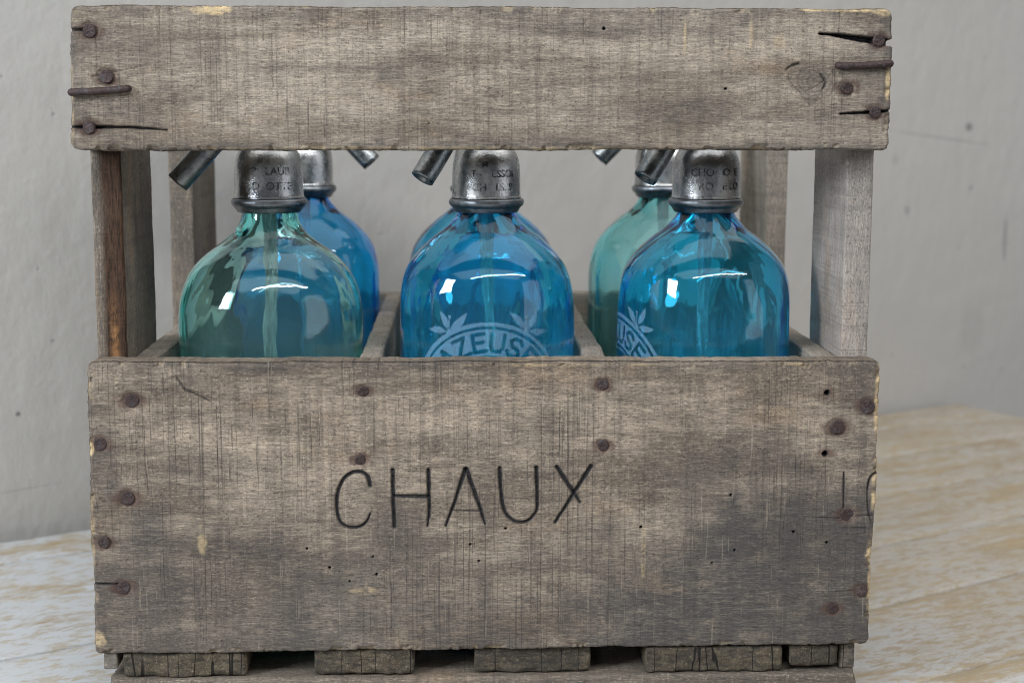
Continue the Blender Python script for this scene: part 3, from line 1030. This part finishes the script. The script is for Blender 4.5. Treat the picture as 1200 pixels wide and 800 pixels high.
def wrap_text(s, size, r, z, ang0, extr=.00025):
    """Lettering laid round a vertical cylinder of radius r; ang0 = direction (radians) of its middle."""
    me = text_mesh(s, size, extr, .00004)
    for v in me.vertices:
        x, y, h = v.co
        a = ang0 + x / r
        rr = r + h
        v.co = (rr * math.cos(a), rr * math.sin(a), z + y)
    me.update()
    return me


LET = {  # single-stroke letters in a unit box
    'G': [[(1, .8), (.75, 1), (.3, 1), (0, .7), (0, .3), (.3, 0), (.75, 0), (1, .2), (1, .48), (.6, .48)]],
    'A': [[(0, 0), (.5, 1), (1, 0)], [(.2, .36), (.8, .36)]],
    'Z': [[(0, 1), (1, 1), (0, 0), (1, 0)]],
    'E': [[(1, 1), (.08, 1), (.08, 0), (1, 0)], [(.08, .52), (.85, .52)]],
    'U': [[(0, 1), (0, .3), (.2, .02), (.8, .02), (1, .3), (1, 1)]],
    'S': [[(1, .82), (.75, 1), (.25, 1), (0, .78), (.2, .56), (.8, .44), (1, .22), (.75, 0), (.25, 0), (0, .18)]],
    'X': [[(0, 0), (1, 1)], [(0, 1), (1, 0)]],
}


def label_mesh(prof, zc_top, ang0):
    """Etched oval: rim line, lettered band GAZEUSES, olive sprigs. Cells of a fine grid on the glass are kept where etched."""
    step = .00032
    RO = .046
    s = np.arange(-.058, .058, step)
    z = np.arange(-.030, .014, step)           # relative to the rim's top
    Sg, Zg = np.meshgrid(s, z, indexing='ij')
    zc = -RO
    rad = np.hypot(Sg, Zg - zc)
    m = (rad < RO) & (rad > RO - .0026)
    m |= (rad < RO - .0040) & (rad > RO - .0190)
    m |= (rad < RO - .0205) & (rad > RO - .0217)
    # letters
    word = 'GAZEUSES'
    H, wd = .0098, .0072
    rl = RO - .0165
    pitch = .0105 / (rl + H / 2)
    let = np.zeros_like(m)
    for q, ch in enumerate(word):
        a = (q - (len(word) - 1) / 2) * pitch
        ca, sa = math.cos(a), math.sin(a)
        # local frame of the letter on the arc
        lx = Sg * ca - (Zg - zc) * sa
        ly = Sg * sa + (Zg - zc) * ca - rl
        near = (np.abs(lx) < .008) & (ly > -.003) & (ly < .014)
        if not near.any():
            continue
        X, Y = lx[near], ly[near]
        D = np.full(X.shape, 9.0)
        for st in LET[ch]:
            for p0, p1 in zip(st[:-1], st[1:]):
                d, _ = seg_dist(X, Y, ((p0[0] - .5) * wd, p0[1] * H), ((p1[0] - .5) * wd, p1[1] * H))
                D = np.minimum(D, d)
        tmp = np.zeros_like(m)
        tmp[near] = D < .00095
        let |= tmp
    m &= ~let
    # sprigs on the rim
    for sg in (-1, 1):
        bx, bz = sg * .0228, zc + math.sqrt(RO ** 2 - .0228 ** 2)
        for (ang, L, wd2) in ((180, .0120, .0023), (118, .0120, .0022), (46, .0145, .0024)):
            a = R(ang if sg < 0 else 180 - ang)
            ox, oz = math.cos(a), math.sin(a)
            x = (Sg - bx) * ox + (Zg - bz) * oz - .0016
            y = -(Sg - bx) * oz + (Zg - bz) * ox
            t = np.clip(x / L, 0, 1)
            wprof = wd2 * np.sin(math.pi * t ** .8) * .92
            m |= (x > 0) & (x < L) & (np.abs(y + .0008 * np.sin(t * 3)) < wprof)
            m |= (x > -.002) & (x < .003) & (np.abs(y) < .0004)
        m |= np.hypot(Sg - bx - sg * -.0006, Zg - bz - .0085) < .0011
        m |= (np.abs(Sg - bx - sg * -.0004 * 1) < .0004) & (Zg > bz) & (Zg < bz + .008)
    P = np.array(prof)
    P = P[P[:, 0] > .04]
    order = np.argsort(P[:, 1])
    rz = lambda zz: np.interp(zz, P[order, 1], P[order, 0])
    zz = Zg + zc_top
    rr = rz(zz) + .00025
    a = ang0 + Sg / .0520
    V = np.stack([rr * np.cos(a), rr * np.sin(a), zz], -1).reshape(-1, 3)
    nz = len(z)
    i, j = np.nonzero(m[:-1, :-1] & m[1:, 1:])
    k = i * nz + j
    F = np.stack([k, k + nz, k + nz + 1, k + 1], -1)
    used = np.unique(F)
    remap = -np.ones(len(V), int)
    remap[used] = np.arange(len(used))
    return np_mesh('etched_label', V[used], remap[F], True)


def facet_r(po, N, facet, ph0=.13):
    return po


def bottle(loc, rz, gm, prof, N, facet, seed, tip, label, stamp=None, etched=None, capm='pewter', clear=True, wt=1.0):
    """tip: spout mouth in bottle coordinates (already un-rotated)."""
    b = empty('siphon_bottle', (loc[0], loc[1], 0.0), label, 'bottle', 'siphon bottles in the crate')
    wall_t = lambda z: (.0042 + .0022 * float(sstep(.20, .235, z))) * wt
    me, po = glass_mesh(prof, wall_t, N, facet, seed)
    body = obj('glass_body', me, gm, b, None, (0, 0, rz))
    if etched is not None:
        o = obj('etched_label', label_mesh(prof, .1790, etched), M['etch'], body, None, (0, 0, -rz))
    # glass tube in the middle
    n = 20
    V, F = lathe([(.0040, .018), (.0040, .246), (.0033, .246), (.0033, .018)], n, None, True)
    obj('dip_tube', np_mesh('dip_tube', V, F), M['tube'], b)
    # lead collar with a rolled lip under the cap
    wob = lambda th, z, r: r + .00022 * np.sin(th * 3 + seed) + .00025 * (vnoise(th * 6, z * 600, seed) - .5)
    V, F = lathe(smooth_profile([(.0160, .2372), (.0182, .2374), (.0192, .2388), (.0200, .2402), (.0214, .2414), (.0220, .2430), (.0217, .2446), (.0206, .2453), (.0185, .2455), (.0160, .2455)], 4), 72, wob)
    obj('collar', np_mesh('collar', V, F), M['lead'], b)
    # stamped cap: cylinder with a domed shoulder
    dent = lambda th, z, r: r + .00035 * (fbm(np.cos(th) * 3 + 7, np.sin(th) * 3 + z * 90, seed + 2, 3) - .5)
    V, F = lathe(smooth_profile([(.0185, .2453), (.0203, .2456), (.0203, .2466), (.0200, .2476), (.0199, .2560), (.0197, .2630), (.0190, .2675), (.0176, .2712), (.0154, .2744), (.0130, .2768), (.0120, .2790), (.0118, .2830), (.0001, .2832)], 4), 72, dent)
    cap = obj('cap', np_mesh('cap', V, F), M[capm], b)
    if stamp:
        for s, z, ang, size in stamp:
            obj('stamped_lettering', wrap_text(s, size, .0199, z, ang), M['stamp'], cap)
    # valve head, spout and lever above the cap
    tip = Vector(tip)
    hd = Vector((tip.x, tip.y, 0)).normalized()
    V, F = lathe(smooth_profile([(.0105, .281), (.0115, .284), (.0115, .303), (.0125, .305), (.0125, .311), (.0105, .3135), (.0060, .3155), (.0001, .316)], 3), 40, dent)
    obj('valve_head', np_mesh('valve_head', V, F), M['spout'], b)
    start = Vector((hd.x * .006, hd.y * .006, .2915))
    k1 = Vector((hd.x * .018, hd.y * .018, .2895))
    k2 = k1.lerp(tip, .35) + Vector((0, 0, .0022))
    pts = [tuple(start), tuple(k1), tuple(k2), tuple(k1.lerp(tip, .7) + Vector((0, 0, .0008))), tuple(tip)]
    P = smooth_profile(pts, 5)
    rad = [.0075 - .0006 * k / (len(P) - 1) for k in range(len(P))]
    obj('spout', tube_mesh('spout', P, rad, 28, .0042), M['spout'], b)
    pts = [(-hd.x * .010, -hd.y * .010, .309), (-hd.x * .022, -hd.y * .022, .314), (-hd.x * .032, -hd.y * .032, .306), (-hd.x * .038, -hd.y * .038, .292)]
    P = smooth_profile(pts, 5)
    obj('lever', tube_mesh('lever', P, [.0040 - .0012 * k / (len(P) - 1) for k in range(len(P))], 14), M['spout'], b)
    return b


FR = R(-90)       # towards the viewer
bottle((-.1248, .0850), .4, M['green_glass'], GREEN, 8, .16, 3, (-.0522, -.004, .2545),
       'clear sea-green siphon bottle with round shoulders and stamped metal cap',
       [('P   LAUB', .2595, FR + .18, .0062), ('D  OTTE', .2510, FR + .22, .0062)])
bottle((.0020, .0850), .0, M['blue_glass'], BLUE, 12, .75, 13, (-.0370, -.022, .2575),
       'blue siphon bottle with etched GAZEUSES lettering facing out between the two dividers',
       [('M', .2640, FR - .05, .0048), ('T -   ESSOI', .2582, FR + .20, .0060), ('CH   I.S. 9', .2505, FR + .20, .0060)], FR)
bottle((.1315, .0850), .2, M['blue_glass'], BLUE, 12, .75, 23, (-.0385, -.018, .2575),
       'blue siphon bottle with its etched label turned aside, next to the pale upright',
       [('CHO   O  E', .2590, FR + .15, .0062), ('TRO   E LO', .2510, FR + .2, .0062)], FR - R(81))
bottle((-.1209, .2500), .0, M['deep_blue_glass'], BLUE, 12, .5, 33, (.0472, -.006, .2610),
       'deep blue siphon bottle half hidden behind the sea-green one')
bottle((.0020, .2450), .1, M['blue_glass'], BLUE, 12, .75, 43, (-.012, .048, .2640),
       'blue siphon bottle almost hidden behind the bottle with GAZEUSES lettering')
bottle((.1280, .2480), .5, M['aqua_glass'], BLUE, 12, .6, 53, (-.0455, -.004, .2640),
       'pale aqua siphon bottle half hidden behind the blue bottle with turned label')
